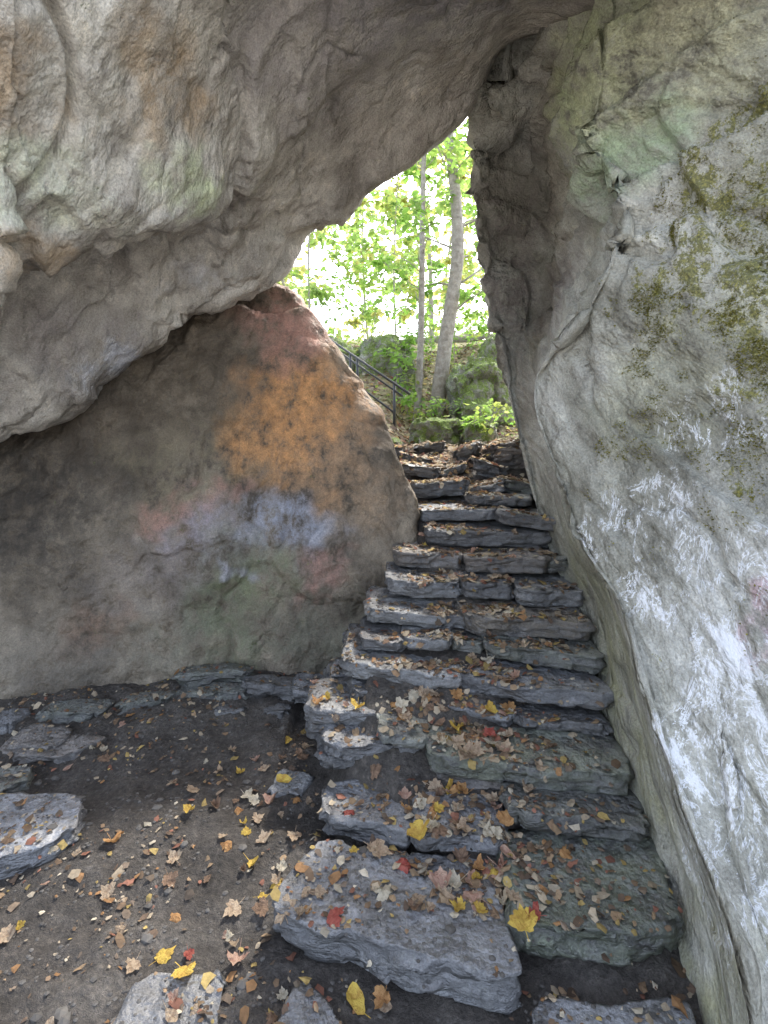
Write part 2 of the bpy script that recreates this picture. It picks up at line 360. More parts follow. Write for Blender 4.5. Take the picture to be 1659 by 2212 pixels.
# ------------------------------------------------------------ right rock wall
rowsW = [
 [(.75,2.6,4.14),(.84,2.2,3.75),(.86,1.9,3.45),(1.03,1.7,3.26),(1.23,1.6,3.16),(1.9,1.0,3.3)],
 [(.76,2.9,4.04),(.91,2.4,3.62),(.95,2.1,3.36),(1.09,1.8,3.11),(1.27,1.65,2.99),(1.9,1.0,3.0)],
 [(.70,3.1,3.78),(.90,2.85,3.5),(.90,2.1,3.08),(1.09,1.85,2.9),(1.27,1.65,2.77),(1.85,.9,2.7)],
 [(.61,3.3,3.48),(1.0,3.35,3.36),(.90,2.2,2.86),(1.06,1.9,2.68),(1.25,1.63,2.53),(1.8,.85,2.5)],
 [(.62,3.35,3.05),(1.08,3.35,2.94),(.96,2.05,2.47),(1.09,1.8,2.38),(1.25,1.63,2.31),(1.75,.8,2.3)],
 [(.73,3.45,2.47),(1.04,3.35,2.36),(.85,2.1,2.12),(1.05,1.8,2.05),(1.2,1.55,1.99),(1.7,.7,2.0)],
 [(.856,3.5,1.91),(.96,3.2,1.87),(.715,2.40,1.82),(.97,1.94,1.78),(1.2,1.55,1.74),(1.7,.6,1.7)],
 [(.98,3.5,1.38),(.99,3.0,1.41),(.75,2.22,1.46),(.96,1.85,1.48),(1.15,1.5,1.51),(1.65,.5,1.5)],
 [(1.03,3.25,.95),(.99,2.75,1.03),(.765,2.0,1.20),(.94,1.72,1.24),(1.10,1.44,1.31),(1.6,.45,1.3)],
 [(1.05,2.85,.64),(1.02,2.4,.78),(.81,1.76,1.01),(.94,1.57,1.06),(1.06,1.38,1.14),(1.55,.4,1.1)],
 [(.99,2.4,.36),(.97,2.05,.54),(.79,1.54,.81),(.91,1.43,.85),(1.01,1.32,.92),(1.5,.35,.9)],
 [(.93,2.0,.06),(.93,1.72,.27),(.79,1.32,.59),(.87,1.26,.61),(.94,1.2,.67),(1.45,.3,.7)],
 [(.85,1.6,.05),(.87,1.40,.22),(.76,1.12,.53),(.84,1.12,.48),(.93,1.11,.48),(1.4,.25,.5)],
 [(.816,1.42,-.07),(.83,1.25,.10),(.74,1.02,.41),(.83,1.05,.32),(.92,1.05,.31),(1.35,.2,.3)],
 [(.75,1.2,-.4),(.78,1.1,-.35),(.75,.95,-.3),(.85,.95,-.3),(.88,.9,-.3),(1.3,.1,-.3)]]
rings = []
for r in rowsW:
    r = [Vector(p) for p in r]
    front = [r[0], r[0].lerp(r[1], .12), r[1], r[2].lerp(r[1], .05), r[2], r[2].lerp(r[3], .08), r[3], r[4], r[5]]
    rings.append(front + [r[5] + Vector((1.0, 1.2, 0)), r[0] + Vector((1.0, 1.6, 0)), r[0] + Vector((.4, .7, 0))])
top = [p + Vector((.3, .3, .9)) for p in rings[0]]
rings = [top] + rings
V, F = loft(rings, [5, 24, 32, 4, 5, 34, 34, 14, 5, 6, 5, 8], [8, 10] + [18] * 13)
right = mkobj("cliff_boulder", V, F, M_right, recalc=True)
DD = Vector((0, -.75, -.65)).normalized()
def right_fn(p):
    up = min(1, max(0, (p.z - 1.9) / .7))
    d = rockdisp(p, .012, .024 + .028 * up, .009 + .008 * up, 2.2, (1, 1, 1.1), 17.3, DD, .5, grv=.05 + .03 * up, second=.3)
    if up > 0:
        zz = p.z * 3.3 + p.y * 1.2 + .7 * noise.noise(p * 1.7)
        fr = zz - math.floor(zz)
        d += up * .08 * (fr if fr < .90 else (1 - fr) / .10 * .90) - .035 * up
    return d
finish_rock(right, right_fn, blobs=[
    ((.95, 2.4, 3.2), (.35, .6, .5), (.46, .52, .30), .85),
    ((1.1, 1.9, 3.0), (.4, .5, .3), (.47, .47, .32), .7),
    ((1.0, 2.1, 2.7), (.3, .4, .25), (.35, .45, .29), .8),
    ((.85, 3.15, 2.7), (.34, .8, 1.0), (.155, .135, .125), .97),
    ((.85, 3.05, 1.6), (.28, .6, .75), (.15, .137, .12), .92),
    ((.95, 2.5, .7), (.22, .65, .6), (.21, .21, .135), .85),
    ((.90, 1.95, .42), (.16, .5, .42), (.26, .255, .155), .85),
    ((.82, 1.3, .12), (.16, .35, .36), (.28, .275, .16), .85),
    ((1.0, 1.9, 1.75), (.3, .3, .35), (.37, .37, .28), .6),
    ((1.15, 1.6, 2.2), (.3, .3, .5), (.34, .345, .25), .5),
    ((1.02, 1.6, 1.0), (.3, .4, .6), (.51, .505, .485), .5),
    ((1.06, 1.40, 1.07), (.2, .09, .16), (.62, .38, .47), .75)],
    chalk=[((.96, 1.78, 1.2), (.25, .24, .24), .7), ((1.05, 1.40, 1.05), (.22, .18, .32), 1.0), ((.92, 1.45, .72), (.2, .2, .38), .8), ((1.1, 1.75, 1.6), (.25, .14, .14), .5), ((.90, 1.22, .58), (.2, .16, .28), .85)],
    moss=[((1.15, 1.68, 2.2), (.4, .30, .40), 1.0), ((1.15, 1.58, 1.85), (.3, .26, .24), .95), ((1.12, 1.52, 1.50), (.25, .14, .12), .75), ((1.25, 1.65, 2.65), (.3, .25, .18), .9)])
meta(right, "tall pale grey rock wall with moss and white chalk marks", "boulder")

# ------------------------------------------------------------ ground
prof = [(-5,0),(1.2,.02),(1.5,.09),(1.75,.14),(1.95,.20),(2.15,.27),(2.3,.38),(2.5,.49),(2.8,.62),(3.0,.78),(3.2,.90),(3.4,1.02),(3.8,1.15),(4.2,1.34),(4.7,1.45),(6,1.53),(7,1.85),(8,2.5),(9,3.0),(12,3.7),(18,4.6),(60,4.6),(900,4.6)]
profL = [(-5,0),(3.4,0),(4.2,.9),(5.0,1.45),(6,1.7),(7,2.1),(8,2.7),(9,3.1),(12,3.7),(18,4.6),(60,4.6),(900,4.6)]
def pl(pr, y):
    if y <= pr[0][0]: return pr[0][1]
    for (a, za), (b_, zb) in zip(pr, pr[1:]):
        if y <= b_:
            t = (y - a) / (b_ - a); return za + (zb - za) * t
    return pr[-1][1]
def gz(x, y):
    xl = -.26 + min(1, max(0, (y - 2.4) / .7)) * .30
    if y < 2.15: xl = -.26 + (2.15 - y) * 1.1
    t = min(1, max(0, (x - xl) / .2)); t = t * t * (3 - 2 * t)
    z = pl(profL, y) * (1 - t) + (pl(prof, y) - .03) * t
    near = max(0, 1 - max(abs(x), abs(y - 3)) / 30)
    z += (.030 * noise.fractal(Vector((x * 1.6, y * 1.6, 0)), 1, 2, 4) + .014 * noise.fractal(Vector((x * 9, y * 9, 3)), .7, 2, 4)) * (.3 + near)
    if y > 6.5: z += .35 * min(1, (y - 6.5) / 3) * noise.fractal(Vector((x * .8, y * .5, 7)), 1, 2, 3)
    if x < -.5 and y < 3.4: z += .12 * max(0, (y - 2.4))
    return z
def axis(a, b_, step, lo, hi):
    out = []; x = a
    while x <= b_: out.append(x); x += step
    s = step * 1.5; x = a - s; L = []
    while x > lo: L.append(x); s *= 1.22; x -= s
    L.append(lo); s = step * 1.5; x = out[-1] + s; H = []
    while x < hi: H.append(x); s *= 1.22; x += s
    H.append(hi)
    return L[::-1] + out + H
gx = axis(-2.6, 2.0, .022, -600, 600); gy = axis(1.0, 7.0, .025, -600, 900)
V = [(x, y, gz(x, y)) for y in gy for x in gx]; nx = len(gx)
F = [(i * nx + j, i * nx + j + 1, (i + 1) * nx + j + 1, (i + 1) * nx + j) for i in range(len(gy) - 1) for j in range(nx - 1)]
ground = mkobj("ground", V, F, M_ground, center=False); meta(ground, "dark dirt ground rising to wooded hill", None, kind="structure")
bvhV = [Vector(v) for v in V]; bvhF = list(F)

# ------------------------------------------------------------ slabs
def slab(quad, zt, th, name="step_stone", mat=None, label=None, group="rough stone steps", cat="stone step", amp=1.0, tilt=None, tint=None):
    q = [Vector((a, b_, 0)) for a, b_ in quad]
    if tilt is None: tilt = U(-.022, .022)
    tilty = U(-.02, .01)
    wx = ((q[1] - q[0]).length + (q[2] - q[3]).length) / 2; wy = ((q[3] - q[0]).length + (q[2] - q[1]).length) / 2
    r = .010 if q[0].y < 2.6 else .013
    nX = max(8, min(90, int(wx / r))); nY = max(6, min(40, int(wy / r))); nZ = max(6, int(th / .010))
    seed = R() * 50
    vid = {}; V = []; F = []
    ctr = (q[0] + q[1] + q[2] + q[3]) / 4
    def vert(i, j, k):
        key = (i, j, k)
        if key in vid: return vid[key]
        a, b_, c = 2 * i / nX - 1, 2 * j / nY - 1, 2 * k / nZ - 1
        hx, hy, hz = wx / 2, wy / 2, th / 2; rad = .004
        p = Vector((a * hx, b_ * hy, c * hz))
        core = Vector((max(-hx + rad, min(hx - rad, p.x)), max(-hy + rad, min(hy - rad, p.y)), max(-hz + rad, min(hz - rad, p.z))))
        dv = p - core
        if dv.length > rad: p = core + dv.normalized() * rad
        s, t = p.x / wx + .5, p.y / wy + .5
        base = (q[0] * (1 - s) + q[1] * s) * (1 - t) + (q[3] * (1 - s) + q[2] * s) * t
        P = Vector((base.x, base.y, zt - th / 2 + p.z + tilt * (s - .5) + tilty * (t - .5)))
        sp = P + Vector((seed, 0, 0))
        rad2 = Vector((P.x - ctr.x, P.y - ctr.y, 0))
        lay_i = math.floor((P.z + .008 * noise.noise(sp * 6)) / .022)
        edge = max(abs(a), abs(b_)) ** 6
        bite = noise.noise(Vector((math.floor(sp.x * 8 + noise.noise(sp * 4)) * 1.7, lay_i * 2.3, seed))) * .030 + .032 * noise.noise(Vector((sp.x * 4.3, sp.y * 4.3, seed))) + .014 * noise.noise(Vector((sp.x * 14, sp.y * 14, lay_i * 1.3)))
        if abs(a) > .8 and abs(b_) > .8: bite -= .03 * (abs(a) - .8) * (abs(b_) - .8) / .04
        if c < 0: bite += .018 * c
        if rad2.length: P += Vector((rad2.x * .4, rad2.y, 0)).normalized() * bite * edge * amp
        n_ = Vector((a if abs(a) > .97 else 0, b_ if abs(b_) > .97 else 0, c if abs(c) > .97 else 0))
        if n_.length: n_.normalize()
        wq = Vector((sp.x * 6, sp.y * 6, sp.z * 14)); wq += noise.noise_vector(wq * .8) * .2
        ds, pts = noise.voronoi(wq); h = noise.noise_vector(pts[0] * 3.7)
        d = .012 * (h.x + h.dot(wq - pts[0]) * 2.4) + .009 * noise.fractal(sp * 7, .8, 2, 4)
        d = d * (1 if abs(n_.z) < .5 else .45)
        P = P + n_ * d * amp
        P += Vector((noise.noise(sp * 2.2), noise.noise(sp * 2.2 + Vector((9, 9, 9))), noise.noise(sp * 2.5 + Vector((4, 4, 4))) * .5)) * .024 * amp
        vid[key] = len(V); V.append(P); return vid[key]
    for i in range(nX):
        for j in range(nY):
            F.append((vert(i, j, nZ), vert(i + 1, j, nZ), vert(i + 1, j + 1, nZ), vert(i, j + 1, nZ)))
            F.append((vert(i, j, 0), vert(i, j + 1, 0), vert(i + 1, j + 1, 0), vert(i + 1, j, 0)))
    for k in range(nZ):
        for i in range(nX):
            F.append((vert(i, 0, k), vert(i + 1, 0, k), vert(i + 1, 0, k + 1), vert(i, 0, k + 1)))
            F.append((vert(i, nY, k), vert(i, nY, k + 1), vert(i + 1, nY, k + 1), vert(i + 1, nY, k)))
        for j in range(nY):
            F.append((vert(0, j, k), vert(0, j, k + 1), vert(0, j + 1, k + 1), vert(0, j + 1, k)))
            F.append((vert(nX, j, k), vert(nX, j + 1, k), vert(nX, j + 1, k + 1), vert(nX, j, k + 1)))
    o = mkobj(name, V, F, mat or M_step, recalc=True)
    me = o.data
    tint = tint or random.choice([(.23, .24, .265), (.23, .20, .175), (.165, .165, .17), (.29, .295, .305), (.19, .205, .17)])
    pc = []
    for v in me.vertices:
        side_shade = 1.0 if v.normal.z > .6 else .52      # shade of the backlit risers, painted into the slab sides
        pc += [tint[0] * side_shade, tint[1] * side_shade, tint[2] * side_shade, .65 if side_shade == 1 else .85]
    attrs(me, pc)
    b0 = len(bvhV); bvhV.extend(V); bvhF.extend([tuple(i + b0 for i in f) for f in F])
    meta(o, label or "rough grey stone slab step littered with leaves", cat, group)
    return o
def st(x0, y0, x1, y1, back, zt, th, **k):
    return slab([(x0, y0), (x1, y1), (x1 + .03, back), (x0 - .0, back)], zt, th, **k)
DK = (.165, .165, .17)
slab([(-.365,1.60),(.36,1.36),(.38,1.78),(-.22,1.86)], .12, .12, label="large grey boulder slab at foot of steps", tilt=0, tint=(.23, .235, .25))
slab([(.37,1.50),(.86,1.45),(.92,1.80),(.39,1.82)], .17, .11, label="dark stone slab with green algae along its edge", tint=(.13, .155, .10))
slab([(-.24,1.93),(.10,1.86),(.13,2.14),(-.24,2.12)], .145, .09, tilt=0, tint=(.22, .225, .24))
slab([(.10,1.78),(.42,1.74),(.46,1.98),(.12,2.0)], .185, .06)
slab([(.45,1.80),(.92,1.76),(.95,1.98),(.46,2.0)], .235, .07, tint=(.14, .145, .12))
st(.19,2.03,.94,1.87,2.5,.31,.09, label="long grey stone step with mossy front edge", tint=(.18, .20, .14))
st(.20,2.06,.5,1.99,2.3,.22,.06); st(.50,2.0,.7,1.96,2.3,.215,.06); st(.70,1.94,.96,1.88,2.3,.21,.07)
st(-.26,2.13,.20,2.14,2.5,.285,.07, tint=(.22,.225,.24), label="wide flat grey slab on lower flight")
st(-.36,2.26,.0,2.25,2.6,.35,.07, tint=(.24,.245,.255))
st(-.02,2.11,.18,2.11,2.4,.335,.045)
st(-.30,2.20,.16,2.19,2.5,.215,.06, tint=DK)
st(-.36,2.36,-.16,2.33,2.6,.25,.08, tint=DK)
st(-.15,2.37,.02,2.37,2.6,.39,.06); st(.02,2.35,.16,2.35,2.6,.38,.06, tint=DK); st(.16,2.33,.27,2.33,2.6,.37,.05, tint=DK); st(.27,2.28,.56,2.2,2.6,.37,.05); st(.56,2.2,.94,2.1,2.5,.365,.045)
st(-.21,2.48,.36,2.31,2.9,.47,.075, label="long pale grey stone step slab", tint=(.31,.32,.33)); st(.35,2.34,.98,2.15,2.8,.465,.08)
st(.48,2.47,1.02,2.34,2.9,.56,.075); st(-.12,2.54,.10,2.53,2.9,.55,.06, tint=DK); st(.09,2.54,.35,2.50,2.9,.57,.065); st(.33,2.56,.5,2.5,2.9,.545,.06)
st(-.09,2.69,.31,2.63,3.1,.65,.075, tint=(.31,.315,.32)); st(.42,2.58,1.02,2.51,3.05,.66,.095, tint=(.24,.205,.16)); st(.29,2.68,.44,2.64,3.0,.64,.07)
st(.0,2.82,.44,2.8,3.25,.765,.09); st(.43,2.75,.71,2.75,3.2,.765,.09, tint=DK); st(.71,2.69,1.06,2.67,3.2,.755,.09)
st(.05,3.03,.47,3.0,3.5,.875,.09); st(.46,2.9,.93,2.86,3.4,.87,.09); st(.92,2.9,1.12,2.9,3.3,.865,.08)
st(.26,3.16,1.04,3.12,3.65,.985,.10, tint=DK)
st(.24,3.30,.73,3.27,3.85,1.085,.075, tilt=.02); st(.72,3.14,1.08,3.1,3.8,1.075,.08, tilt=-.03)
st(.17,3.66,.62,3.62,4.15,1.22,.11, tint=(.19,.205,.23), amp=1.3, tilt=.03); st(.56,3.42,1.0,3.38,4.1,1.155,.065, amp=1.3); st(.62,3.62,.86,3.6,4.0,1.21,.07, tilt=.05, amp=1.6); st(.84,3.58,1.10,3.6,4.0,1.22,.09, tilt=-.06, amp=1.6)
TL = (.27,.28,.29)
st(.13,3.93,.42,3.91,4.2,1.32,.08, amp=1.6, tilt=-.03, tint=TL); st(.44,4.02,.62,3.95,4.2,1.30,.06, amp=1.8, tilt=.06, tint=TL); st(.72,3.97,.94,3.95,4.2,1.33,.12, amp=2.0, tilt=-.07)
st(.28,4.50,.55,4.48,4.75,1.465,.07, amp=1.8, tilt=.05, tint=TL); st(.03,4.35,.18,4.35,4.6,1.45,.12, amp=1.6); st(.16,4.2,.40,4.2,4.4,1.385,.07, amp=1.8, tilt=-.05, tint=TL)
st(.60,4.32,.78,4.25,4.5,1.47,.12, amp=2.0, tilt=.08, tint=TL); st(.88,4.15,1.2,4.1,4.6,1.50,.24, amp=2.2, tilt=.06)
# flat stones in the floor
FS = dict(name="flat_stone", group="flat stones in the dirt floor", cat="stone", label="flat grey stone set in dirt floor")
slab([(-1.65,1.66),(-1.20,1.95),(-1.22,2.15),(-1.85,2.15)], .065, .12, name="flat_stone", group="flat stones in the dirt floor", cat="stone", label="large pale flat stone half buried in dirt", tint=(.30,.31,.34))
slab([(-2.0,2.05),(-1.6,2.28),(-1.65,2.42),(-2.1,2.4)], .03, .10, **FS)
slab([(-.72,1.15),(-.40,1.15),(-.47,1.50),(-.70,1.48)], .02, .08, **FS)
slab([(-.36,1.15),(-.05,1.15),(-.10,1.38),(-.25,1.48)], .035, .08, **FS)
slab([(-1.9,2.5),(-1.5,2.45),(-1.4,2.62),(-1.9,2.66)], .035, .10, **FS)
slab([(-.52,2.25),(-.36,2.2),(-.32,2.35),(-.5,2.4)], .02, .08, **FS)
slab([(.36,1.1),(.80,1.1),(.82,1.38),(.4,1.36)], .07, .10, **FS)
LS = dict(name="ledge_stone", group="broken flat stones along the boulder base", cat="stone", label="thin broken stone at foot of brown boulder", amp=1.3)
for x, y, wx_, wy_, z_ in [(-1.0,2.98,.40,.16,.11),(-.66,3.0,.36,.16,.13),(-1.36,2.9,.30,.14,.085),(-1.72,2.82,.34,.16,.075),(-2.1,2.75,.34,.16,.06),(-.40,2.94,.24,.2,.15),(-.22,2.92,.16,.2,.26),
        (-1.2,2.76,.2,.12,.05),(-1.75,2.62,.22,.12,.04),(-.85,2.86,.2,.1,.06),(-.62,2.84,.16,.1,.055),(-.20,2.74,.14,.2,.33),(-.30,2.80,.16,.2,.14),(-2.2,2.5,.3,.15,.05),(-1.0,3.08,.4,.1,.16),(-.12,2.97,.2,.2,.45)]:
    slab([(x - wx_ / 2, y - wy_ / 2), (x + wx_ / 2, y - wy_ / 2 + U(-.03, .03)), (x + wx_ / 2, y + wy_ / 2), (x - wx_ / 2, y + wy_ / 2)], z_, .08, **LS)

# ------------------------------------------------------------ craggy stones
def stone(center, size, name, mat, label, cat="boulder", group=None, sub=3, disp=.14, facet=.13, rot=0):
    bm = bmesh.new(); bmesh.ops.create_icosphere(bm, subdivisions=sub, radius=1)
    seed = R() * 90; V = []
    M = Matrix.Rotation(rot, 3, 'Z')
    for v in bm.verts:
        p = v.co.normalized(); q = p + Vector((seed, 0, 0)); d = 1 + disp * 1.6 * noise.fractal(q * 1.5, 1, 2, 5)
        for sc, am in ((1.3, 1), (3.4, .35)):
            ds, pts = noise.voronoi(q * sc); h = noise.noise_vector(pts[0] * 4.1)
            d += am * facet * 3 * (h.x + h.dot(q * sc - pts[0]) * 1.7)
        p = p * d
        p = Vector((math.copysign(abs(p.x) ** .75, p.x), math.copysign(abs(p.y) ** .75, p.y), math.copysign(abs(p.z) ** .65, p.z)))
        V.append(M @ Vector((p.x * size[0], p.y * size[1], p.z * size[2])) + Vector(center))
    F = [tuple(v.index for v in f.verts) for f in bm.faces]; bm.free()
    o = mkobj(name, V, F, mat)
    attrs(o.data, [.2, .2, .2, 0] * len(V))
    meta(o, label, cat, group); return o
stone((.05, 7.9, 2.4), (.42, .4, .60), "boulder", M_back, "dark angular rock behind the handrail on the slope", sub=6)
stone((-.9, 8.0, 2.5), (.5, .5, .55), "boulder", M_back, "grey rock on leafy slope beside the stairs", sub=5)
stone((1.25, 6.7, 2.05), (.42, .4, .42), "boulder", M_back, "mossy boulder beside the tree trunks", sub=6)
stone((1.85, 7.3, 2.4), (.5, .5, .5), "boulder", M_back, "large mossy boulder on hillside", sub=5)
stone((.55, 5.5, 1.52), (.26, .24, .20), "boulder", M_back, "small rugged rock covered in green moss", sub=5)
stone((.05, 5.2, 1.42), (.15, .2, .10), "boulder", M_back, "low mossy rock on leafy ground", sub=4)
stone((.98, 5.3, 1.55), (.16, .15, .12), "boulder", M_back, "low mossy rock on leafy ground", sub=4)

bvh = BVHTree.FromPolygons(bvhV, bvhF)
rockV = []; rockF = []
for o in (roof, left, right):
    b0 = len(rockV); rockV += [v.co + o.location for v in o.data.vertices]; rockF += [tuple(i + b0 for i in p.vertices) for p in o.data.polygons]
rbvh = BVHTree.FromPolygons(rockV, rockF)
def drop(x, y):
    h = bvh.ray_cast(Vector((x, y, 6)), Vector((0, 0, -1)))
    return (h[0], h[1]) if h[0] else (None, None)

# ------------------------------------------------------------ fallen leaves
half = [(0,-.46),(.18,-.55),(.44,-.52),(.46,-.36),(.66,-.30),(.88,-.14),(.76,.02),(.80,.26),(.60,.28),(.42,.26),(.46,.46),(.36,.62),(.20,.66),(0,.98)]
outl = half + [(-x * 1.04, y * .97) for x, y in half[1:-1]][::-1]
oval = [(math.sin(a) * .42 * (1 - .25 * math.cos(a)), -math.cos(a) * .8) for a in [i * math.pi / 8 for i in range(16)]]
def leafmesh(name, outline, mat, curl, seed):
    V = [Vector((0, 0, 0))]; F = []; n = len(outline)
    for r in (.5, 1.0):
        for x, y in outline:
            k = 1 + .18 * noise.noise(Vector((x * 3 + seed, y * 3, seed)))
            V.append(Vector((x * r * k, y * r * k, 0)))
    for i in range(n):
        j = (i + 1) % n
        F.append((0, 1 + i, 1 + j)); F.append((1 + i, 1 + n + i, 1 + n + j, 1 + j))
    b0 = len(V); sy = min(y for x, y in outline)
    V += [Vector((-.025, sy + .1, .02)), Vector((.025, sy + .1, .02)), Vector((.10, sy - .55, .12)), Vector((.06, sy - .56, .12))]
    F.append((b0, b0 + 1, b0 + 2, b0 + 3))
    for v in V:
        q = Vector((v.x * 1.4 + seed, v.y * 1.4, seed * 2)); rr = v.x * v.x + v.y * v.y
        v.z += curl * rr * .25 + .32 * curl * noise.noise(q) + abs(v.x) * .14 * curl + .12 * noise.noise(q * 3)
    me = bpy.data.meshes.new(name); me.from_pydata(V, [], F); me.materials.append(mat); me.update()
    me.polygons.foreach_set("use_smooth", [True] * len(me.polygons))
    return me
def leafmat(name, a, b_):
    return simple_mat(name, [(.38, a), (.60, b_)], 1.6, .55, .02, transl=.2, spec=.35)
LC = {"yellow": leafmat("yellow_leaf", (.46, .28, .06), (.66, .48, .10)), "orange": leafmat("orange_leaf", (.36, .18, .07), (.52, .30, .13)),
      "red": leafmat("red_leaf", (.28, .05, .04), (.42, .12, .09)), "tan": leafmat("tan_leaf", (.30, .21, .14), (.50, .39, .28)),
      "brown": leafmat("brown_leaf", (.15, .095, .065), (.30, .195, .13)), "pale": leafmat("pale_leaf", (.42, .37, .28), (.60, .54, .43)),
      "pink": leafmat("pinkish_leaf", (.36, .20, .15), (.50, .34, .26))}
LM = {}
for k, m in LC.items():
    LM[k] = [leafmesh("maple_leaf_" + k, outl, m, U(.4, 2.1) * random.choice([1, -1, 1]), U(0, 50)) for _ in range(8)]
    LM[k + "_oval"] = [leafmesh("oval_leaf_" + k, oval, m, U(.4, 1.2), U(0, 50)) for _ in range(2)]
camp = Vector((0, 0, 1.6)); nleaf = 0
def put_leaf(x, y, color, size, shape="", rot=None, force=False):
    global nleaf
    p, n_ = drop(x, y)
    if p is None: return False
    if not force:
        a = p + Vector((0, 0, .03)); d = camp - a; L = d.length
        if abs(x / y) > .80: return False
        if rbvh.ray_cast(a, d.normalized(), L)[0]: return False
        if bvh.ray_cast(a, d.normalized(), L)[0]: return False
    if n_.z < .55: return False
    me = random.choice(LM[color + shape])
    o = bpy.data.objects.new("fallen_leaf", me); col.objects.link(o)
    n2 = (n_ + Vector((U(-.25, .25), U(-.25, .25), 0))).normalized()
    q = n2.to_track_quat('Z', 'Y').to_matrix().to_4x4() @ Matrix.Rotation(U(0, 6.28) if rot is None else rot, 4, 'Z')
    o.matrix_world = Matrix.Translation(p + n_ * (.006 + size * .12)) @ q @ Matrix.Diagonal((size * U(.8, 1.1), size * U(.85, 1.1), size, 1))
    nm = {"pale": "pale cream", "pink": "pinkish orange"}.get(color, color)
    meta(o, f"{nm} fallen {'oval' if shape else 'maple'} leaf lying on the ground", "leaf", "fallen autumn leaves"); nleaf += 1
    return True
for x, y, c, s, sh, r in [(-.15,1.54,"red",.045,"",.4),(-.08,1.44,"yellow",.05,"_oval",.3),(-.45,2.3,"yellow",.05,"_oval",1.9),(-.48,1.88,"yellow",.045,"_oval",-.5),
        (.126,1.78,"yellow",.05,"",1.2),(.06,1.74,"red",.045,"",0),(.0,1.64,"pale",.045,"",.3),(.19,1.66,"pink",.045,"",1),(.41,1.5,"yellow",.05,"",.5),(.44,1.5,"red",.035,"",.2),
        (.28,1.6,"pink",.05,"",2),(-1.03,1.95,"orange",.045,"",.3),(-.7,1.7,"orange",.042,"",2),(-.58,1.48,"yellow",.042,"",1),(.2,1.9,"orange",.05,"",1),(.3,2.0,"orange",.055,"",1.5),(-.6,1.95,"orange",.038,"",1),
        (-.67,1.56,"yellow",.042,"",2.2),(-.3,1.62,"tan",.04,"",.2),(-.12,2.28,"yellow",.04,"",.2),(.33,2.33,"orange",.045,"",.8),(.55,2.25,"orange",.05,"",.8),
        (-.9,1.75,"tan",.038,"",.8),(-.8,2.1,"yellow",.032,"",.8),(-.95,2.3,"tan",.033,"",.1),(-1.2,1.62,"tan",.036,"",.1),(-.75,2.5,"tan",.032,"",2.1),(-.5,2.6,"yellow",.028,"",2.1),
        (-.78,1.9,"tan",.035,"",.8),(-.62,2.15,"orange",.035,"",.8),(-.35,1.98,"tan",.04,"",.8),(-.5,1.7,"tan",.04,"",1.8)]:
    put_leaf(x, y, c, s, sh, r, True)
pal = ["yellow"] * 2 + ["orange"] * 3 + ["red"] * 1 + ["tan"] * 9 + ["brown"] * 6 + ["pale"] * 3 + ["pink"] * 4
tries = 0
while nleaf < 292 and tries < 7000:
    tries += 1; t = R()
    if t < .36:
        x, y = random.gauss(.26, .17), U(1.55, 2.35); s = U(.022, .050)
    elif t < .56:
        x, y = random.gauss(-.45, .25), U(1.35, 2.6); s = U(.018, .038)
    elif t < .66:
        x, y = U(-1.6, 0), U(1.35, 2.8); s = U(.016, .034)
    else:
        y = U(2.3, 4.4); x = random.gauss(.42 + .08 * (y - 2.3), .2); s = U(.020, .042)
    put_leaf(x, y, random.choice(pal), s, "_oval" if R() < .12 else "")
LV = []; LF = []; LT = []
lc = [(.17,.115,.075),(.26,.175,.11),(.34,.24,.15),(.13,.09,.065),(.44,.36,.26),(.42,.31,.12),(.34,.19,.09),(.28,.13,.09),(.52,.46,.36),(.46,.38,.28),(.21,.16,.12)]
def litter(x, y, s):
    p, n_ = drop(x, y)
    if p is None or n_.z < .35: return
    n2 = (n_ + Vector((U(-.4, .4), U(-.4, .4), 0))).normalized(); a = n2.orthogonal().normalized(); b_ = n2.cross(a)
    th = U(0, 6.28); a, b_ = a * math.cos(th) + b_ * math.sin(th), b_ * math.cos(th) - a * math.sin(th)
    k = random.choice([5, 6, 7, 8]); c0 = len(LV); c = random.choice(lc)
    LV.append(p + n_ * (.005 + s * .18))
    for i in range(k):
        an = 6.283 * i / k; r = s * U(.4, 1.2)
        LV.append(p + n_ * (.004 + U(0, s * .3)) + a * math.cos(an) * r + b_ * math.sin(an) * r * .8)
    for i in range(k): LF.append((c0, c0 + 1 + i, c0 + 1 + (i + 1) % k))
    f = U(.6, 1.15)
    LT.extend([(c[0] * f, c[1] * f, c[2] * f, 1)] * (k + 1))
for _ in range(9500):
    x, y = U(-2.1, 1.0), U(1.15, 3.2)
    if noise.noise(Vector((x * 2.5, y * 2.5, 1))) > U(-.35, .6): litter(x, y, U(.003, .013) if R() < .82 else U(.014, .026))
for _ in range(700):
    x, y = random.gauss(.33, .2), U(1.55, 2.5); litter(x, y, U(.008, .026))
for _ in range(3000):
    y = U(2.4, 4.6); x = random.gauss(.45 + .08 * (y - 2.3), .28)
    if noise.noise(Vector((x * 5, y * 5, 4))) > U(-.4, .35): litter(x, y, U(.010, .030))
for _ in range(1800): litter(U(.1, 1.15), U(3.6, 5.2), U(.012, .034))
for _ in range(6500): litter(U(-1.5, 2.4), U(4.5, 9.2), U(.02, .05))
o = mkobj("leaf_litter", LV, LF, M_litter, smooth=False, center=False)
o.data.color_attributes.new("tint", 'FLOAT_COLOR', 'POINT'); o.data.attributes["tint"].data.foreach_set("color", [c for t in LT for c in t])
meta(o, "crushed dry autumn leaf litter over ground and steps", None, kind="stuff")
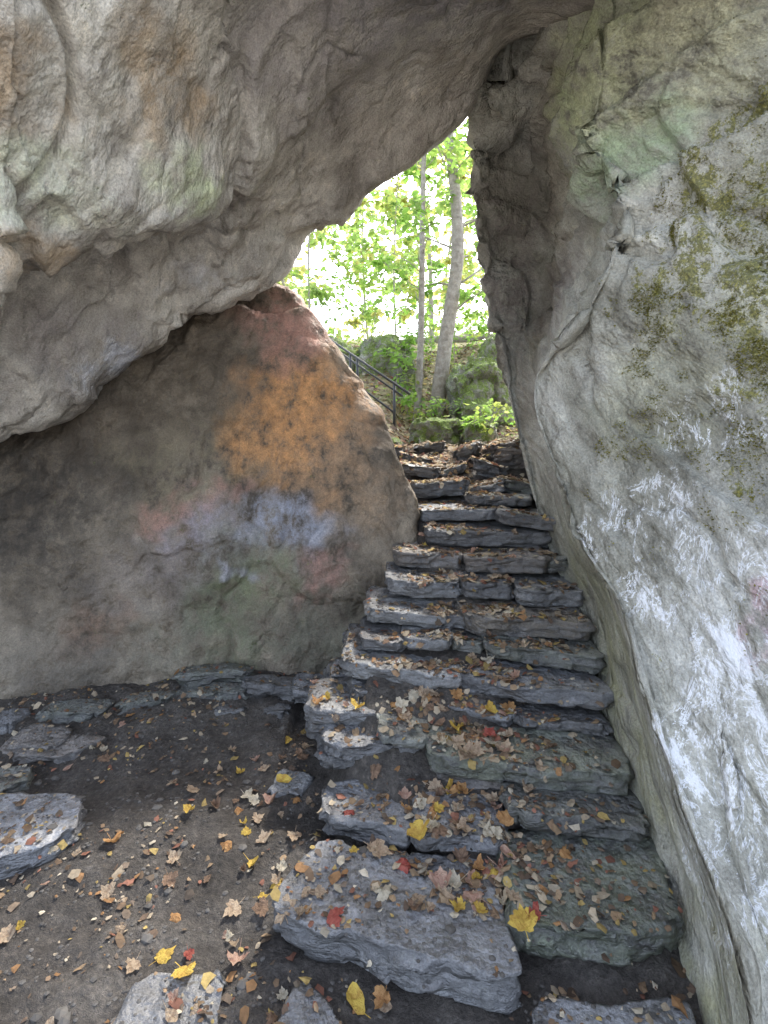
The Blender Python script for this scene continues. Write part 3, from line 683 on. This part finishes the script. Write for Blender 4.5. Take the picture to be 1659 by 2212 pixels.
# gravel
GV = []; GF = []
ico = bmesh.new(); bmesh.ops.create_icosphere(ico, subdivisions=1, radius=1); iv = [v.co.copy() for v in ico.verts]; if_ = [tuple(v.index for v in f.verts) for f in ico.faces]; ico.free()
for _ in range(2600):
    x, y = U(-2.2, .6), U(1.2, 3.1)
    p, n_ = drop(x, y); s = U(.003, .008) if R() < .97 else U(.010, .020); b0 = len(GV); sd = U(0, 99)
    for v in iv: GV.append(p + Vector((v.x * s * 1.2, v.y * s, v.z * s * .6)) * (1 + .5 * noise.noise(v * 2 + Vector((sd, 0, 0)))))
    GF += [tuple(i + b0 for i in f) for f in if_]
M_gravel = simple_mat("grey_gravel", [(.35, (.06, .056, .053)), (.65, (.14, .132, .124))], 9, .8, 0)
o = mkobj("gravel", GV, GF, M_gravel, smooth=False, center=False); meta(o, "small grey gravel scattered over dirt", None, kind="stuff")

# ------------------------------------------------------------ moss tufts on the right rock
MV = []; MF = []; MT = []
for _ in range(70000):
    z = random.gauss(2.1, .36); y = U(1.2, 2.05)
    wn = noise.fractal(Vector((z * 6, y * 6, 3)), .6, 2, 6)
    if wn < U(-.02, .16) + 1.1 * max(0, y - 1.75) + .6 * max(0, abs(z - 2.05) - .35): continue
    h = rbvh.ray_cast(Vector((.2, y, z)), Vector((1, 0, -.05)))
    if not h[0] or h[0].x < .7: continue
    p, n_ = h[0], h[1]
    d = (n_ * .8 + Vector((U(-.9, .9), U(-.9, .9), U(-.9, .6)))).normalized(); s = U(.003, .010); sd = d.orthogonal().normalized() * s * .35
    b0 = len(MV); MV += [p - sd, p + sd, p + d * s]; MF.append((b0, b0 + 1, b0 + 2)); f = U(.6, 1.5)
    MT.extend([(.25 * f, .235 * f, .055 * f, 1)] * 3)
o = mkobj("wall_moss", MV, MF, M_foliage, smooth=False, center=False)
o.data.color_attributes.new("tint", 'FLOAT_COLOR', 'POINT'); o.data.attributes["tint"].data.foreach_set("color", [c for t in MT for c in t])
meta(o, "olive green moss growing on pale rock wall", None, kind="stuff")

# ------------------------------------------------------------ trees
def tube(pts, rads, sides=10):
    V = []; F = []; P = [Vector(p) for p in pts]
    for i, p in enumerate(P):
        t = (P[min(i + 1, len(P) - 1)] - P[max(0, i - 1)]).normalized()
        ref = Vector((1, 0, 0)); a = (ref - t * ref.dot(t)); a = a.normalized() if a.length > .1 else t.orthogonal().normalized(); b_ = t.cross(a)
        for k in range(sides):
            an = 6.2832 * k / sides
            r = rads[i] * (1 + .12 * noise.noise(Vector((math.cos(an) * 2, math.sin(an) * 2, i * .6 + p.x))))
            V.append(p + a * math.cos(an) * r + b_ * math.sin(an) * r)
    for i in range(len(P) - 1):
        for k in range(sides):
            F.append((i * sides + k, i * sides + (k + 1) % sides, (i + 1) * sides + (k + 1) % sides, (i + 1) * sides + k))
    F.append(tuple(range(sides))[::-1]); F.append(tuple((len(P) - 1) * sides + k for k in range(sides)))
    return V, F
def addto(V, F, v, f):
    b0 = len(V); V += v; F += [tuple(i + b0 for i in q) for q in f]
def leafpoly(V, F, T, p, d, s, c):
    d = d.normalized(); side = d.cross(Vector((U(-.5, .5), U(-.5, .5), 1))).normalized(); up = side.cross(d)
    b0 = len(V); dr = up * -s * .15
    V += [p, p + d * s * .35 + side * s * .36 + dr, p + d * s * .7 + side * s * .26 + dr, p + d * s + dr * 1.5, p + d * s * .7 - side * s * .26 + dr, p + d * s * .35 - side * s * .36 + dr]
    F += [(b0, b0 + 1, b0 + 2, b0 + 3), (b0, b0 + 3, b0 + 4, b0 + 5)]
    T.extend([(*c, 1)] * 6)
def tree(path, r0, r1, zb, nb, blen, lsize, ntwig, nleafs, label, name="tree", cols_=None, sides=10):
    cols_ = cols_ or [(.28, .47, .10), (.33, .50, .11), (.21, .38, .07), (.43, .51, .13), (.30, .45, .12)]
    P = []; K = [Vector(p) for p in path]
    for i in range(len(K) - 1):
        for s in range(6): P.append(cr(K[max(0, i - 1)], K[i], K[i + 1], K[min(len(K) - 1, i + 2)], s / 6))
    P.append(K[-1]); n = len(P)
    rad = [r0 + (r1 - r0) * (i / (n - 1)) for i in range(n)]; rad[0] *= 1.5; rad[1] *= 1.15
    V, F = tube(P, rad, sides); CV = []; CF = []; CT = []
    z0, z1 = P[0].z, P[-1].z
    for b in range(nb):
        z = zb + (z1 - zb) * (b + R()) / nb
        i = min(range(n), key=lambda k: abs(P[k].z - z)); p = P[i].copy(); an = U(0, 6.28)
        L = blen * U(.4, 1.2) * (1 - .5 * (z - zb) / (z1 - zb + .01))
        d = Vector((math.cos(an), math.sin(an), U(.3, 1.5))).normalized(); pts = [p]
        for s in range(5):
            d = (d + Vector((U(-.3, .3), U(-.3, .3), U(-.32, .12)))).normalized(); pts.append(pts[-1] + d * L / 5)
        addto(V, F, *tube(pts, [max(.003, rad[i] * .20 * (1 - q / 6)) for q in range(6)], 5))
        base = random.choice(cols_)
        for t in range(ntwig):
            q = U(.25, 1) * 5; k = min(4, int(q)); tp = pts[k].lerp(pts[k + 1], q - k)
            td = (d + Vector((U(-1, 1), U(-1, 1), U(-.8, .5)))).normalized(); tl = L * U(.15, .4)
            addto(V, F, *tube([tp, tp + td * tl], [.003, .0015], 3))
            for l in range(nleafs):
                lp = tp + td * tl * U(.1, 1.1) + Vector((U(-.08, .08), U(-.08, .08), U(-.06, .06)))
                f = U(.7, 1.25)
                leafpoly(CV, CF, CT, lp, (td * .4 + Vector((U(-1, 1), U(-1, 1), U(-.8, .3)))), lsize * U(.6, 1.2), tuple(min(.8, c * f) for c in base))
    e = bpy.data.objects.new(name, None); e.location = P[0]; col.objects.link(e); e.empty_display_size = .2
    meta(e, label, "tree" if name == "tree" else "sapling")
    mkobj("trunk", V, F, M_bark, parent=e)
    if CV:
        o = mkobj("crown", CV, CF, M_foliage, parent=e, smooth=False)
        o.data.color_attributes.new("tint", 'FLOAT_COLOR', 'POINT'); o.data.attributes["tint"].data.foreach_set("color", [c for t in CT for c in t])
    return e
tree([(.45,6.9,1.75),(.50,6.9,3.0),(.52,6.9,4.5),(.56,7.0,6.5),(.5,7.1,9)], .05, .02, 2.5, 34, 1.4, .10, 6, 9, "slender tree with pale bark and bright green leaves")
tree([(.72,7.0,1.8),(.84,7.0,2.8),(1.0,7.0,3.9),(.98,7.0,4.8),(.88,7.0,5.8),(.95,7.1,7.5),(1.0,7.1,10)], .11, .04, 3.0, 36, 1.8, .11, 6, 9, "grey barked maple tree with slightly curved trunk")
tree([(1.75,8.6,2.7),(1.8,8.6,4.5),(1.9,8.6,7)], .02, .010, 3.0, 26, 1.4, .11, 6, 9, "thin young tree on the slope")
tree([(-1.3,9.2,3.0),(-1.35,9.2,5),(-1.1,9.2,8)], .02, .012, 3.3, 32, 1.9, .11, 6, 9, "thin leafy tree above the handrail")
tree([(.25,10.2,3.2),(.2,10.2,5),(.35,10.2,8)], .02, .010, 3.6, 32, 1.8, .12, 6, 9, "young slender tree behind fallen log")
for i, (x, y) in enumerate([(-5, 15), (-2.6, 16), (1.4, 15), (4.2, 15), (7, 20), (3.2, 22), (-6, 24), (-.6, 20)]):
    z = gz(x, y); h = U(9, 14)
    tree([(x, y, z - .1), (x + U(-.8, .8), y, z + h * .4), (x + U(-1.5, 1.5), y, z + h)], U(.04, .09), .02, z + .4, 38, U(2.2, 3.2), .27, 6, 10, "woodland tree with light green autumn foliage", sides=7,
         cols_=[(.40, .56, .18), (.46, .58, .20), (.34, .50, .15), (.54, .56, .2)])
for (x, y, h) in [(.15,7.3,.9),(.95,5.7,.3),(1.35,5.9,.35),(.35,6.5,.4),(-.3,8.6,1.1),(1.4,7.6,1.0),(.75,8.2,.9),(.62,6.3,.35),(1.7,8.3,1.2),(.85,5.2,.25),(.3,8.7,1.4),(1.1,8.6,1.3),(-.9,8.8,1.0),(-.2,9.3,1.6),(.3,7.0,.5),(1.0,7.5,.9),(.55,7.6,.8)]:
    z = gz(x, y)
    tree([(x, y, z - .05), (x + U(-.08, .08), y, z + h * .5), (x + U(-.15, .15), y, z + h)], .007, .003, z + h * .25, 8, .38, .075, 3, 4, "small leafy sapling growing on the slope", name="sapling", sides=5)
UV = []; UF = []; UT = []
for _ in range(230):
    x, y = U(-1.6, 2.4), U(5.4, 12)
    if y < 6.6 and .0 < x < .6: continue
    z = gz(x, y); c = random.choice([(.24, .40, .08), (.32, .46, .10), (.40, .42, .12)])
    for k in range(12):
        leafpoly(UV, UF, UT, Vector((x + U(-.15, .15), y + U(-.12, .12), z + U(.02, .20))), Vector((U(-1, 1), U(-1, 1), U(-.2, .8))), U(.03, .07), tuple(q * U(.7, 1.2) for q in c))
o = mkobj("undergrowth", UV, UF, M_foliage, smooth=False, center=False)
o.data.color_attributes.new("tint", 'FLOAT_COLOR', 'POINT'); o.data.attributes["tint"].data.foreach_set("color", [c for t in UT for c in t])
meta(o, "low green plants covering the wooded slope", None, kind="stuff")
V, F = tube([(.2,9.0,3.13),(.9,8.9,3.17),(1.5,8.9,3.2),(2.4,8.9,3.3)], [.06, .065, .07, .06], 12)
o = mkobj("fallen_log", V, F, M_bark); meta(o, "fallen tree trunk lying across the hillside", "log")

# ------------------------------------------------------------ handrail
e = bpy.data.objects.new("handrail", None); e.location = (.12, 5.95, 1.45); col.objects.link(e); meta(e, "black metal handrail sloping up beside stone stairs", "handrail")
A = Vector((.29, 5.8, 2.01)); B = Vector((-1.6, 7.77, 3.51))
def rl(off, a0=0., a1=1., nm="rail", r=.016):
    p, q = A.lerp(B, a0) + Vector((0, 0, off)), A.lerp(B, a1) + Vector((0, 0, off))
    V, F = tube([p, p.lerp(q, .33), p.lerp(q, .66), q], [r] * 4, 10); mkobj(nm, V, F, M_metal, parent=e)
rl(0); rl(-.08, .04, 1, r=.013); rl(-.34, .09, 1, r=.013)
for t, ex in ((.09, .64), (.33, .64), (.38, .64), (.66, .64), (.95, .64)):
    p = A.lerp(B, t); V, F = tube([p + Vector((0, 0, -ex)), p + Vector((0, 0, -.3)), p], [.016] * 3, 10); mkobj("post", V, F, M_metal, parent=e)
print("leaves", nleaf)
